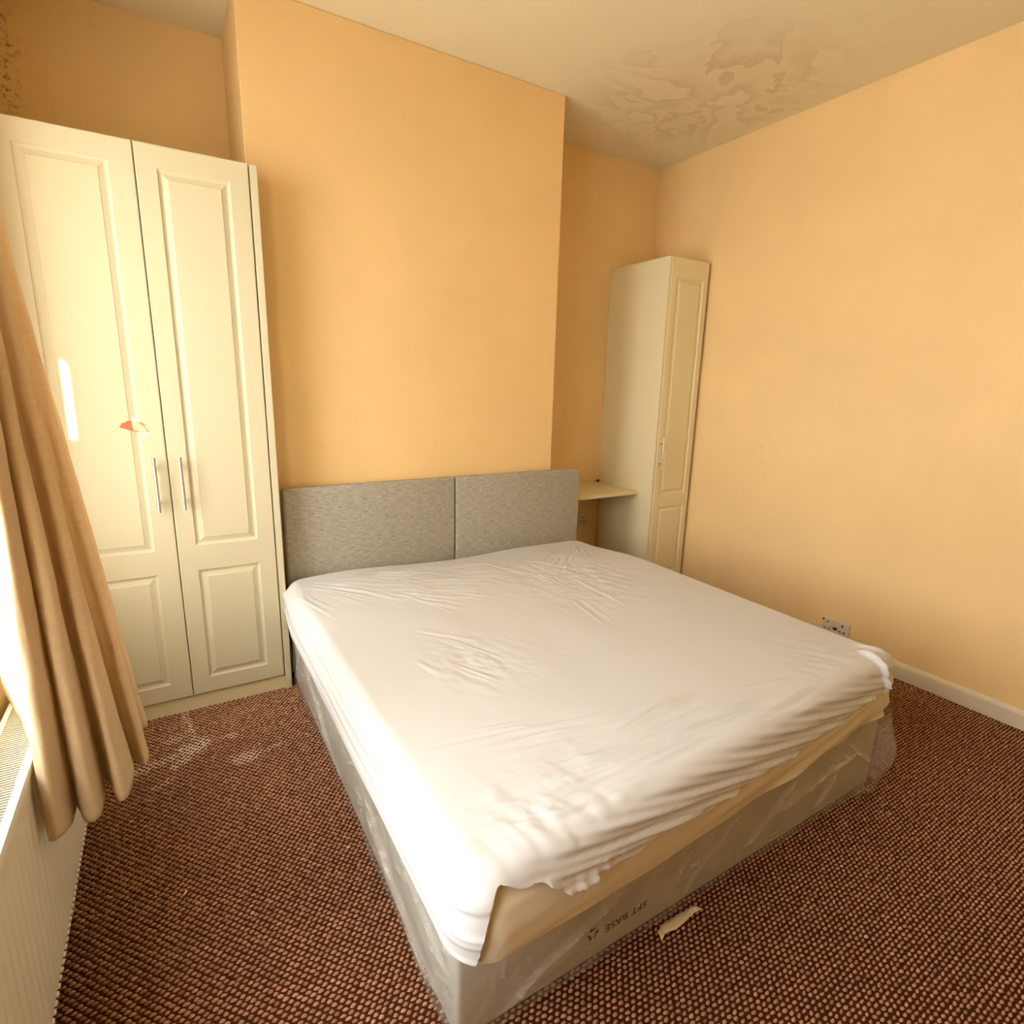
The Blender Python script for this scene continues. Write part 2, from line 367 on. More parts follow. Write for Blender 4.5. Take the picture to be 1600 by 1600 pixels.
# ------------------------------------------------------------------ panelled doors
def panel_door(name, x0, x1, z0, z1, yf, th, panels, parent, mt):
    """front at y=yf facing -y; panels = list of (x0,x1,z0,z1) with a routed moulding"""
    bm = bmesh.new()
    xs = sorted({x0, x1, *[p[0] for p in panels], *[p[1] for p in panels]}); zs = sorted({z0, z1, *[p[2] for p in panels], *[p[3] for p in panels]})
    cache = {}
    def V(x, y, z):
        k = (round(x, 5), round(y, 5), round(z, 5))
        if k not in cache: cache[k] = bm.verts.new((x, y, z))
        return cache[k]
    for i in range(len(xs) - 1):
        for j in range(len(zs) - 1):
            cx_, cz_ = (xs[i] + xs[i + 1]) / 2, (zs[j] + zs[j + 1]) / 2
            if any(p[0] < cx_ < p[1] and p[2] < cz_ < p[3] for p in panels): continue
            bm.faces.new([V(xs[i], yf, zs[j]), V(xs[i + 1], yf, zs[j]), V(xs[i + 1], yf, zs[j + 1]), V(xs[i], yf, zs[j + 1])])
    prof = [(0, 0), (.003, .0045), (.009, .0065), (.013, .0065), (.028, .0022), (.030, .0005), (.034, .0005)]
    for a, b, c, d in panels:
        rings = [[V(a + s, yf + dep, c + s), V(b - s, yf + dep, c + s), V(b - s, yf + dep, d - s), V(a + s, yf + dep, d - s)] for s, dep in prof]
        for r0, r1 in zip(rings, rings[1:]):
            for i in range(4): bm.faces.new([r0[i], r0[(i + 1) % 4], r1[(i + 1) % 4], r1[i]])
        bm.faces.new(rings[-1])
    # rounded lip then sides and back
    e = .003
    o0 = [V(x0, yf, z0), V(x1, yf, z0), V(x1, yf, z1), V(x0, yf, z1)]
    o1 = [bm.verts.new(p) for p in ((x0 - e, yf + e, z0 - e), (x1 + e, yf + e, z0 - e), (x1 + e, yf + e, z1 + e), (x0 - e, yf + e, z1 + e))]
    o2 = [bm.verts.new((p.co.x, yf + th, p.co.z)) for p in o1]
    # outer front edge verts subdivide: connect with fan strips
    def edge_chain(p, q):
        ax = 0 if abs(p.co.x - q.co.x) > abs(p.co.z - q.co.z) else 2
        on = [v for v in cache.values() if abs(v.co.y - yf) < 1e-7 and abs(v.co[2 - ax] - p.co[2 - ax]) < 1e-6]
        return sorted(on, key=lambda v: v.co[ax] * (1 if q.co[ax] > p.co[ax] else -1))
    for i in range(4):
        ch = edge_chain(o0[i], o0[(i + 1) % 4])
        bm.faces.new(ch + [o1[(i + 1) % 4], o1[i]])
        bm.faces.new([o1[i], o1[(i + 1) % 4], o2[(i + 1) % 4], o2[i]])
    bm.faces.new(o2)
    return part(name, bm, mt, parent)
def bar_handle(parent, x, yf, z0, z1, r=.006, stand=.032):
    h = part('handle', cyl(bmesh.new(), (x, yf - stand, z0), (x, yf - stand, z1), r, 18), M_metal, parent, False)
    for z in (z0 + .035, z1 - .035):
        part('handle_post', cyl(bmesh.new(), (x, yf, z), (x, yf - stand, z), .0042, 12), M_metal, h)
    return h

# wardrobe, left alcove
wd = thing('wardrobe', 'tall cream two-door wardrobe with routed panels in the left alcove', 'wardrobe', (-2.9, -.28, 0))
WX0, WX1, WYF, WZT = -3.272, -2.520, -0.5724, 2.0735
bm = bmesh.new()
box(bm, (WX0, -.55, .065), (WX1 - .0255, -.008, WZT - .004), .001)
part('body', bm, M_lam2, wd)
part('end_panel', B((WX1 - .025, WYF, 0.001), (WX1, -.44, WZT - .003), .0015), M_lam, wd)
part('plinth', B((WX0, -.562, 0.001), (WX1 - .0255, -.545, .064), .001), M_lam2, wd)
dl = panel_door('door', WX0 + .004, -2.8985, .072, WZT - .004, WYF, .019,
                [(-3.205, -2.966, .136, .592), (-3.205, -2.966, .685, 2.004)], wd, M_lam)
dr = panel_door('door', -2.8895, -2.552, .072, WZT - .004, WYF, .019,
                [(-2.832, -2.612, .136, .592), (-2.832, -2.612, .692, 2.000)], wd, M_lam)
bar_handle(dl, -2.936, WYF, .838, 1.038); bar_handle(dr, -2.855, WYF, .840, 1.038)
# flat irregular red patch on the left door
bm = bmesh.new(); pts = [(-3.008, 1.163), (-3.0, 1.178), (-2.992, 1.180), (-2.985, 1.187), (-2.975, 1.182), (-2.965, 1.184), (-2.95, 1.176), (-2.944, 1.16), (-2.938, 1.147), (-2.95, 1.142), (-2.965, 1.146), (-2.98, 1.150), (-2.994, 1.157)]
vs = [bm.verts.new((x + (-.010 + (x + 2.97) * .25), WYF - .0005, z - .016)) for x, z in pts]; f = bm.faces.new(vs)
ex = bmesh.ops.extrude_face_region(bm, geom=[f]); bmesh.ops.translate(bm, verts=[e for e in ex['geom'] if isinstance(e, bmesh.types.BMVert)], vec=(0, .008, 0))
o = part('red_patch', bm, M_red, dl); o['label'] = 'irregular red orange patch'

# narrow cabinet, right alcove
cb = thing('narrow_cupboard', 'narrow tall cream cupboard with one panelled door in the far right corner', 'cupboard', (-.18, -.25, 0))
CX, CYF, CZT = -0.3556, -0.510, 2.060
part('side_panel', B((CX, CYF + .002, .001), (CX + .018, -.002, CZT), .001), M_lam2, cb)
part('body', B((CX + .0185, CYF + .024, .07), (-.030, -.01, CZT - .002), .001), M_lam2, cb)
part('plinth', B((CX + .0185, CYF + .035, .001), (-.030, CYF + .052, .069), .001), M_lam2, cb)
part('filler_strip', B((-.0285, CYF + .022, .001), (-.003, CYF + .04, CZT - .001), .001), M_skirt, cb)
dd = panel_door('door', CX + .0225, -.030, .073, CZT - .004, CYF, .019, [(-.292, -.068, .150, .592), (-.292, -.068, .672, 1.955)], cb, M_lam2)
bar_handle(dd, -.3195, CYF, .838, 1.030, .005)

# desk shelf
ds = thing('desk_shelf', 'short cream fixed desk top between the headboard and narrow cupboard', 'shelf', (-.7, -.2, .66))
part('top', B((-1.074, -.392, .662), (CX - .0015, -.002, .683), .0015), M_lam2, ds)
part('support_batten', B((-1.074, -.040, .625), (CX - .0015, -.002, .6615), .001), M_skirt, ds)
bm = bmesh.new(); cyl(bm, (-.369, -.012, .6835), (-.369, -.012, .700), .008, 12); cyl(bm, (-.40, -.016, .689), (-.375, -.014, .689), .003, 8)
tag(part('cable_stub', bm, M_dark), 'black cut cable end at the back corner of the desk shelf', 'cable')

# sockets
def socket(x, y, z, w_, h_, axis, label, marks):
    t_ = thing('wall_socket', label, 'socket', (x, y, z))
    if axis == 'x': a, b = (x - .012, y - w_ / 2, z - h_ / 2), (x - .0005, y + w_ / 2, z + h_ / 2)
    else: a, b = (x - w_ / 2, y - .012, z - h_ / 2), (x + w_ / 2, y - .0005, z + h_ / 2)
    part('face_plate', B(a, b, .004, 2), M_sock, t_)
    for nm, u, v_, uw, vh in marks:
        if axis == 'x': a, b = (x - .0145, y + u - uw / 2, z + v_ - vh / 2), (x - .0115, y + u + uw / 2, z + v_ + vh / 2)
        else: a, b = (x + u - uw / 2, y - .0145, z + v_ - vh / 2), (x + u + uw / 2, y - .0115, z + v_ + vh / 2)
        part(nm, B(a, b, .0008, 1), M_sock if nm == 'switch' else M_dark, t_)
    return t_
socket(0, -1.542, .131, .140, .084, 'x', 'worn double wall socket on the right wall above the skirting',
       [('switch', -.012, .012, .012, .018), ('switch', .012, .012, .012, .018), ('pin_hole', -.035, .022, .007, .012), ('pin_hole', -.047, -.010, .012, .006), ('pin_hole', -.025, -.010, .012, .006),
        ('pin_hole', .04, .022, .006, .010), ('pin_hole', .030, -.014, .008, .005), ('pin_hole', .052, -.014, .008, .005), ('screw_hole', .064, .030, .009, .009), ('screw_hole', .0, -.004, .020, .014)])
socket(-.487, 0, .43, .086, .086, 'y', 'single wall socket under the desk shelf beside the headboard',
       [('switch', .02, .022, .010, .016), ('pin_hole', 0, .012, .006, .011), ('pin_hole', -.012, -.016, .010, .006), ('pin_hole', .012, -.016, .010, .006)])

# ------------------------------------------------------------------ radiator under the window
rd = thing('radiator', 'cream panel radiator with slatted top grille under the window', 'radiator', (-3.22, -1.9, .1))
RY0, RY1, RXF, RXB, RZ0, RZ1 = -2.75, -1.130, -3.180, -3.262, .105, .565
# front panel with shallow vertical flutes
ny = 600; yy = np.linspace(RY0 + .004, RY1 - .004, ny); zz = np.array([RZ0, RZ0 + .012, RZ0 + .02, RZ0 + .035, .3, RZ1 - .07, RZ1 - .05, RZ1 - .035, RZ1 - .02, RZ1 - .006, RZ1 - .002])
fl_ = np.clip(np.abs(((yy + 5) / .033) % 1 - .5) * 4 - .6, 0, 1) * .0035
amp = np.array([0, 0, 0, .6, 1, 1, .6, 0, 0, 0, 0]); rim = np.array([-.004, 0, 0, -.001, -.001, -.001, -.001, 0, 0, 0, -.004])
P = np.zeros((ny, len(zz), 3)); P[..., 0] = RXF + rim[None] - fl_[:, None] * amp[None]; P[..., 1] = yy[:, None]; P[..., 2] = zz[None]
grid_mesh('front_panel', P, M_rad, rd)
part('back_panel', B((RXB, RY0 + .004, RZ0), (RXB + .012, RY1 - .004, RZ1 - .02), .003), M_rad, rd)
bm = bmesh.new()
for i in range(int((RY1 - RY0 - .06) / .0333)):
    y = RY0 + .03 + i * .0333; box(bm, (RXB + .0125, y, RZ0 + .03), (RXF - .01, y + .004, RZ1 - .04))
box(bm, (RXB + .0125, RY0 + .01, RZ1 - .039), (RXF - .008, RY1 - .01, RZ1 - .012))  # dark fins and slab stand in for the shade under the grille
o = part('convector_shade', bm, M_dark, rd); o['kind'] = 'stuff'
for y0, y1 in ((RY0, RY0 + .0035), (RY1 - .0035, RY1)):
    part('side_panel', B((RXB, y0, RZ0 + .006), (RXF - .0005, y1, RZ1), .001), M_rad, rd)
part('top_rail', B((RXF - .014, RY0 + .004, RZ1 - .003), (RXF + .0006, RY1 - .004, RZ1 + .003), .0015), M_radw, rd)
part('top_rail', B((RXB - .001, RY0 + .004, RZ1 - .003), (RXB + .010, RY1 - .004, RZ1 + .003), .0015), M_radw, rd)
bm = bmesh.new(); y = RY0 + .008
while y < RY1 - .01:
    box(bm, (RXB + .010, y, RZ1 - .0015), (RXF - .0138, y + .0034, RZ1 + .0010)); y += .0085
o = part('top_grille', bm, M_grille, rd); o['kind'] = 'stuff'
bm = bmesh.new(); y = RY0 + .02
while y < RY1 - .02:
    box(bm, (RXF - .006, y, RZ0 - .002), (RXF + .0015, y + .011, RZ0 + .004), .001, 1); y += .019
o = part('seam_welds', bm, M_radw, rd); o['kind'] = 'stuff'
for y in (-1.35, -2.5):
    part('wall_bracket', B((XL + .0005, y - .015, RZ0 + .05), (RXB - .0005, y + .015, RZ1 - .08), .001), M_rad, rd)

# ------------------------------------------------------------------ headboard
hb = thing('headboard', 'grey upholstered headboard of two flat panels against the chimney breast', 'headboard', (-1.7, -.46, .2))
for a, b in ((-2.497, -1.693), (-1.689, -.912)):
    part('padded_panel', B((a, -.4975, .24), (b, -.452, .873), .012, 4), M_head, hb, True)
bm = bmesh.new(); box(bm, (-2.49, -.4515, .25), (-.925, -.4375, .865), .002)
part('backing_board', bm, M_base, hb)
for x in (-2.2, -1.2): part('leg', B((x - .03, -.4515, .001), (x + .03, -.4375, .2495), .001), M_lam2, hb)

# ------------------------------------------------------------------ divan base in plastic film
BX0, BX1, BY0, BY1, BZ0, BZ1 = -2.497, -.925, -2.186, -.502, .012, .3045
db = thing('divan_base', 'light grey divan bed base wrapped in clear plastic film', 'bed base', (-1.7, -1.35, 0))
part('upholstered_box', B((BX0, BY0, BZ0), (BX1, BY1, BZ1), .010, 3), M_base, db, True)
for x in (BX0 + .15, BX1 - .15):
    for y in (BY0 + .15, BY1 - .15): part('foot', cyl(bmesh.new(), (x, y, 0.0005), (x, y, BZ0 - .0005), .03, 16), M_dark, db)
# film: strip around left side, foot and right side
path = []
g = .006; rc = .02
def seg(p, q, n): return [(p[0] + (q[0] - p[0]) * i / n, p[1] + (q[1] - p[1]) * i / n) for i in range(n)]
path += seg((BX0 - g, BY1 - .03), (BX0 - g, BY0 + rc), 210)
path += [(BX0 - g + rc - rc * math.cos(t_), BY0 - g + rc - rc * math.sin(t_)) for t_ in np.linspace(0, PI / 2, 8)]
path += seg((BX0 + rc, BY0 - g), (BX1 - rc, BY0 - g), 220)
path += [(BX1 + g - rc + rc * math.sin(t_), BY0 - g + rc - rc * math.cos(t_)) for t_ in np.linspace(0, PI / 2, 8)]
path += seg((BX1 + g, BY0 + rc), (BX1 + g, BY1 - .03), 90) + [(BX1 + g, BY1 - .03)]
path = np.array(path); tn = np.gradient(path, axis=0); tn /= np.linalg.norm(tn, axis=1)[:, None]
nr = np.stack([tn[:, 1], -tn[:, 0]], 1)
nr *= np.sign(((path - np.array([[-1.7, -1.35]])) * nr).sum(1))[:, None]
s = np.concatenate([[0], np.cumsum(np.linalg.norm(np.diff(path, axis=0), axis=1))])
nz = 60; tz = np.linspace(0, 1, nz)
S, TZ = np.meshgrid(s, tz, indexing='ij')
zb = .0065 + .006 * (vn(s * 9, 0 * s + 3) + .5)
Z = (BZ1 + .001) * (1 - TZ) + zb[:, None] * TZ
D = .010 * np.clip(vn(S * 3 + Z * 5, Z * 5) + .25, 0, 1) + .003 * (vn(S * 14, Z * 18 + S * 5) + .5)
FOLD = np.zeros_like(S)
def fold(s0, z0, s1, z1, wdt, h):
    global D, FOLD
    dx, dz = s1 - s0, z1 - z0; Ln = math.hypot(dx, dz); u = ((S - s0) * dx + (Z - z0) * dz) / Ln; v_ = (-(S - s0) * dz + (Z - z0) * dx) / Ln
    wv = v_ + .012 * vn(u * 14, s0 * 7 + 0 * u)
    e_ = np.exp(-(wv / wdt) ** 2) * sstep(0, .2 * Ln, u) * (1 - sstep(.8 * Ln, Ln, u)); FOLD = np.maximum(FOLD, e_ * (.6 + vn(u * 20, wv * 60)))
    D = D + h * np.exp(-(wv / wdt) ** 2) * sstep(0, .2 * Ln, u) * (1 - sstep(.8 * Ln, Ln, u))
s_c = s[217]; s_e = s[210 + 8 + 219]                     # corner positions along the strip
for a in ((s_c - .62, .20, s_c - .05, .05, .008, .018), (s_c - .5, .09, s_c - .1, .02, .006, .012), (s_c - .30, .24, s_c - .02, .17, .005, .012), (s_c - .12, .3, s_c - .01, .20, .005, .010),
          (.25, .25, .75, .10, .006, .014), (.55, .14, .85, .05, .006, .014), (.9, .28, 1.25, .15, .005, .008),
          (s_c + .03, .02, s_c + .45, .22, .008, .016), (s_c + .1, .05, s_c + .3, .10, .005, .010), (s_c + .45, .22, s_c + .62, .25, .006, .012), (s_c + .6, .03, s_c + .85, .26, .006, .010),
          (s_c + .85, .06, s_c + 1.1, .24, .008, .012), (s_c + .95, .14, s_e - .05, .215, .007, .018), (s_c + 1.2, .05, s_c + 1.35, .2, .006, .012), (s_e - .2, .25, s_e - .02, .12, .006, .014)):
    fold(*a)
_r = random.Random(11)
for _ in range(46):
    s0_ = _r.uniform(.1, s_e + .1); z0_ = _r.uniform(.04, .27); a_ = _r.choice((_r.uniform(-.3, .7), _r.uniform(.9, 1.9))); ln_ = _r.uniform(.04, .13)
    fold(s0_, z0_, s0_ + ln_ * math.cos(a_), min(.29, z0_ + ln_ * math.sin(a_)), _r.uniform(.003, .006), _r.uniform(.004, .010))
D = D * (1 - .75 * sstep(.55, 1, TZ))
# loose flare at the right foot corner, hem drifts outward
fl2 = np.exp(-((S - s_e - .01) / .07) ** 2) * (.025 + .035 * np.sin(np.clip(1 - TZ, 0, 1) * PI) ** 2)
D = D + fl2 + .006 * TZ * (vn(S * 8, 0 * S) + .5)
P = np.zeros((len(path), nz, 3)); P[..., :2] = path[:, None] + nr[:, None] * D[..., None]; P[..., 2] = Z
film = grid_mesh('plastic_film', P, M_film, db); a_ = film.data.color_attributes.new('fold_highlight', 'FLOAT_COLOR', 'POINT'); FOLD = np.clip(FOLD + .25 * np.exp(-((S - s_e) / .06) ** 2), 0, 1)
a_.data.foreach_set('color', np.repeat(FOLD.ravel()[:, None], 4, 1).astype(np.float32).ravel())
film['label'] = 'crumpled clear plastic film'
# printed lettering upside down on the film
fc = bpy.data.curves.new('printed_text', 'FONT'); fc.body = '5FT BASE'; fc.size = .026; fc.extrude = .0003; fc.space_character = 1.0
fo = bpy.data.objects.new('tmp_text', fc); COL.objects.link(fo)
bpy.context.view_layer.update()
tm = bpy.data.meshes.new_from_object(fo.evaluated_get(bpy.context.evaluated_depsgraph_get()))
bpy.data.objects.remove(fo)
co = np.zeros(len(tm.vertices) * 3); tm.vertices.foreach_get('co', co); co = co.reshape(-1, 3)
wx = co[:, 0].max(); sc_ = .128 / wx
X_ = -2.022 - co[:, 0] * sc_; Z_ = .153 - co[:, 1] * 1.0 - (co[:, 0] * sc_) * .03
Y_ = BY0 - .040 - co[:, 2]
tm.vertices.foreach_set('co', np.stack([X_, Y_, Z_], 1).astype(np.float32).ravel()); tm.update()
o = link('printed_text', tm, M_ink, db); o['label'] = 'dark upside down printed letters'
# recycling triangle: three bent arrows
bm = bmesh.new()
for k in range(3):
    a0 = PI / 2 + k * 2 * PI / 3 + PI
    p = [Vector((-2.186 + .014 * math.cos(a0 + t_), 0, .150 + .014 * math.sin(a0 + t_))) for t_ in (.35, 2 * PI / 3 - .35)]
    d = (p[1] - p[0]).normalized(); n_ = Vector((-d.z, 0, d.x)); y = BY0 - .040
    for quad in ([p[0] - n_ * .002, p[1] - n_ * .002 - d * .005, p[1] + n_ * .002 - d * .005, p[0] + n_ * .002], [p[1] - d * .006 - n_ * .0055, p[1] + d * .003, p[1] - d * .006 + n_ * .0055]):
        bm.faces.new([bm.verts.new((q.x, y, q.z)) for q in quad])
part('recycling_symbol', bm, M_ink, db)

# ------------------------------------------------------------------ mattress + fitted sheet
MX0, MX1, MYB = -2.530, -.930, -.516
def foot_y(x): return -2.305 + .056 * (x + 2.53)
def top_z(x, y):
    z = .462 + .043 * sstep(.5, 1.15, -y) + .022 * np.exp(-((x + 2.25) / .33) ** 2) * (1 - sstep(-1.2, -.55, y) * 0) * (1 - sstep(.6, 1.1, -y))
    z = z + .010 * np.exp(-((x + 1.3) / .2) ** 2) * (1 - sstep(.5, .8, -y))
    return z
RIDGES = [(-2.52, -0.721, -2.431, -1.129), (-2.472, -0.638, -2.23, -0.996), (-2.43, -0.634, -2.174, -0.934), (-2.328, -0.739, -2.147, -1.09), (-2.39, -0.813, -2.305, -1.006), (-2.498, -0.78, -2.436, -1.026), (-1.639, -0.629, -1.589, -1.042), (-1.537, -0.608, -1.488, -1.14), (-1.337, -0.632, -1.175, -1.023), (-1.461, -0.731, -1.342, -1.073), (-1.592, -0.811, -1.502, -1.278), (-1.274, -0.74, -1.193, -1.199), (-2.313, -1.528, -2.285, -1.641), (-2.231, -1.568, -2.144, -1.761), (-1.989, -2.039, -1.839, -2.022), (-2.032, -2.075, -1.801, -2.043), (-2.254, -2.136, -2.008, -2.15), (-2.008, -2.15, -1.776, -2.193), (-2.274, -2.164, -1.943, -2.188), (-2.394, -2.158, -2.187, -2.183), (-2.439, -2.188, -2.255, -2.207), (-2.423, -2.222, -2.194, -2.241), (-2.255, -2.217, -2.014, -2.225), (-2.042, -2.098, -1.675, -2.077), (-1.969, -2.173, -1.725, -2.177), (-2.178, -2.126, -1.974, -2.136), (-2.156, -0.92, -2.028, -1.242), (-2.232, -1.317, -2.069, -1.512), (-2.177, -1.402, -2.062, -1.66), (-1.574, -1.341, -1.618, -1.617), (-1.438, -1.072, -1.438, -1.556)]
_r = random.Random(3)
for _ in range(34):                                       # fine pulls fanning out of the head corners and towards the right foot corner
    a_ = _r.uniform(-.95, -.12); d0 = _r.uniform(.10, .75); ln_r = _r.uniform(.12, .32)
    RIDGES.append((-2.50 + d0 * math.cos(a_), -.56 + d0 * math.sin(a_), -2.50 + (d0 + ln_r) * math.cos(a_), -.56 + (d0 + ln_r) * math.sin(a_)))
for _ in range(26):
    a_ = PI + _r.uniform(.25, 1.15); d0 = _r.uniform(.08, .6); ln_r = _r.uniform(.10, .28)
    RIDGES.append((-.96 + d0 * math.cos(a_), -.55 + d0 * math.sin(a_), -.96 + (d0 + ln_r) * math.cos(a_), -.55 + (d0 + ln_r) * math.sin(a_)))
for _ in range(26):
    a_ = PI - _r.uniform(-.05, .22); d0 = _r.uniform(.35, 1.3); ln_r = _r.uniform(.12, .35)
    RIDGES.append((-.98 + d0 * math.cos(a_), -2.19 + d0 * math.sin(a_) - .02, -.98 + (d0 + ln_r) * math.cos(a_), -2.19 + (d0 + ln_r) * math.sin(a_) - .02))
def drape(name, mt, off, hem, wrinkle, step=.011, parent=None, lip=False):
    """cloth unfolded over a rounded slab; hem(x, side)-> lowest z; wrinkle(U,V,dist,...) -> offset along the normal"""
    Rc, r = .075, .042
    Lg = 1.80
    us = np.arange(-.30, MX1 - MX0 + .30, step); vs_ = np.arange(-.30, Lg + .30, step)
    U, V = np.meshgrid(us, vs_, indexing='ij')
    W = MX1 - MX0
    # v runs from head (0) to foot (Lg); y = MYB - v * scale(x)
    cu_ = np.clip(U, Rc, W - Rc); cv_ = np.clip(V, Rc, Lg - Rc)
    dx, dy = U - cu_, V - cv_; dist = np.hypot(dx, dy); ok = dist > 1e-9
    nx = np.where(ok, dx / np.where(ok, dist, 1), 0); nv_ = np.where(ok, dy / np.where(ok, dist, 1), 0)
    flat = Rc - r; arc = r * PI / 2
    bx = cu_ + nx * Rc; bv = cv_ + nv_ * Rc
    X0 = MX0 + np.clip(bx, 0, W)
    hz = hem(X0, nv_, nx)
    tz_ = top_z(MX0 + cu_, MYB - cv_)
    dmax = flat + arc + (tz_ - r - hz)
    keep = dist <= dmax
    d = np.minimum(dist, dmax)
    th_ = np.clip((d - flat) / r, 0, PI / 2); down = np.maximum(d - flat - arc, 0)
    hoff = np.where(d < flat, d, flat + r * np.sin(th_))
    u3 = cu_ + nx * hoff; v3 = cv_ + nv_ * hoff
    z3 = tz_ - r * (1 - np.cos(th_)) - down
    nh = np.sin(th_) ; nzz = np.cos(th_)
    def xy(u, v_):
        x = MX0 + u + .022 * (1 - sstep(.03, .35, v_)) * (1 - sstep(.0, .3, u)); sc = (MYB - foot_y(x)) / Lg; return x, MYB - v_ * sc
    x3, y3 = xy(u3, v3)
    side_t = np.clip(down / np.maximum(tz_ - r - hz, 1e-3), 0, 1)
    wr = wrinkle(x3, y3, z3, th_, down, side_t, nx, nv_, U, V) + off
    x3 = x3 + nx * nh * wr; y3 = y3 - nv_ * nh * wr; z3 = z3 + nzz * wr
    P = np.stack([x3, y3, z3], -1)
    return grid_mesh(name, P, mt, parent, keep)

mt_ = thing('mattress', 'thick mattress whose shade-tinted foot side shows below the white sheet', 'mattress', (-1.73, -1.4, .31))
def hem_m(x, nv_, nx):
    z = np.full_like(x, .3075)
    foot = np.clip(nv_, 0, 1); z = z + foot * (.028 * sstep(-2.0, -2.5, x))
    left = np.clip(-nx, 0, 1); z = z + left * .01
    return z
def bulge(z): return .012 * np.sin(np.clip((.475 - z) / .165, 0, 1) * PI)
def wr_m(x, y, z, th, down, st, nx, nv, U, V):
    side = np.clip(th / (PI / 2), 0, 1) * sstep(0, .01, down)
    w_ = side * .0022 * np.sin(z * 2 * PI / .016 + 2.0 * vn(x * 4, y * 4)) * (.5 + vn(x * 3, z * 9))   # stretched knit ribs
    # long diagonal drapes running towards the right foot corner
    foot = np.clip(nv, 0, 1) * side
    for sl, ph, am, fr in ((.10, 0.0, .006, 15), (.16, 1.7, .005, 22)):
        w_ += foot * am * np.sin((z - sl * (x + 1.0) - .4) * 2 * PI * fr + ph + 3 * vn(x * 2, 0 * x + ph)) * sstep(-2.1, -1.3, x)
    w_ += side * bulge(z) * (1 - np.clip(-nv, 0, 1))
 
    return w_ - (1 - side) * .004
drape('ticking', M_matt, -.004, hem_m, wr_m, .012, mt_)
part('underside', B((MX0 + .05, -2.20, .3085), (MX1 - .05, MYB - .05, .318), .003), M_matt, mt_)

HX = np.array([-2.56, -2.50, -2.455, -2.405, -2.353, -2.30, -2.275, -2.25, -2.177, -2.042, -1.826, -1.518, -1.241, -1.05, -0.976, -.92])
HZ = np.array([.49, .49, .487, .470, .440, .408, .402, .425, .410, .412, .403, .405, .416, .431, .475, .50])
def hem_s(x, nv, nx):
    foot = sstep(.55, .95, nv); left = np.clip(-nx, 0, 1)
    base = .316 + .012 * np.clip(-nx, 0, 1) + .026 * sstep(.05, .5, nv) * (nx < 0)
    hf = np.interp(x, HX, HZ) + .006 * np.sin(x * 60) * ((x > -2.5) & (x < -2.2))
    # smooth transitions around each foot corner
    fr = sstep(.05, .9, nv) * (nx > .0); fl = sstep(.72, .98, nv) * (nx <= 0)
    k = np.maximum(np.where(nx > 0, fr, 0), np.where(nx <= 0, fl, 0))
    return base * (1 - k) + hf * k
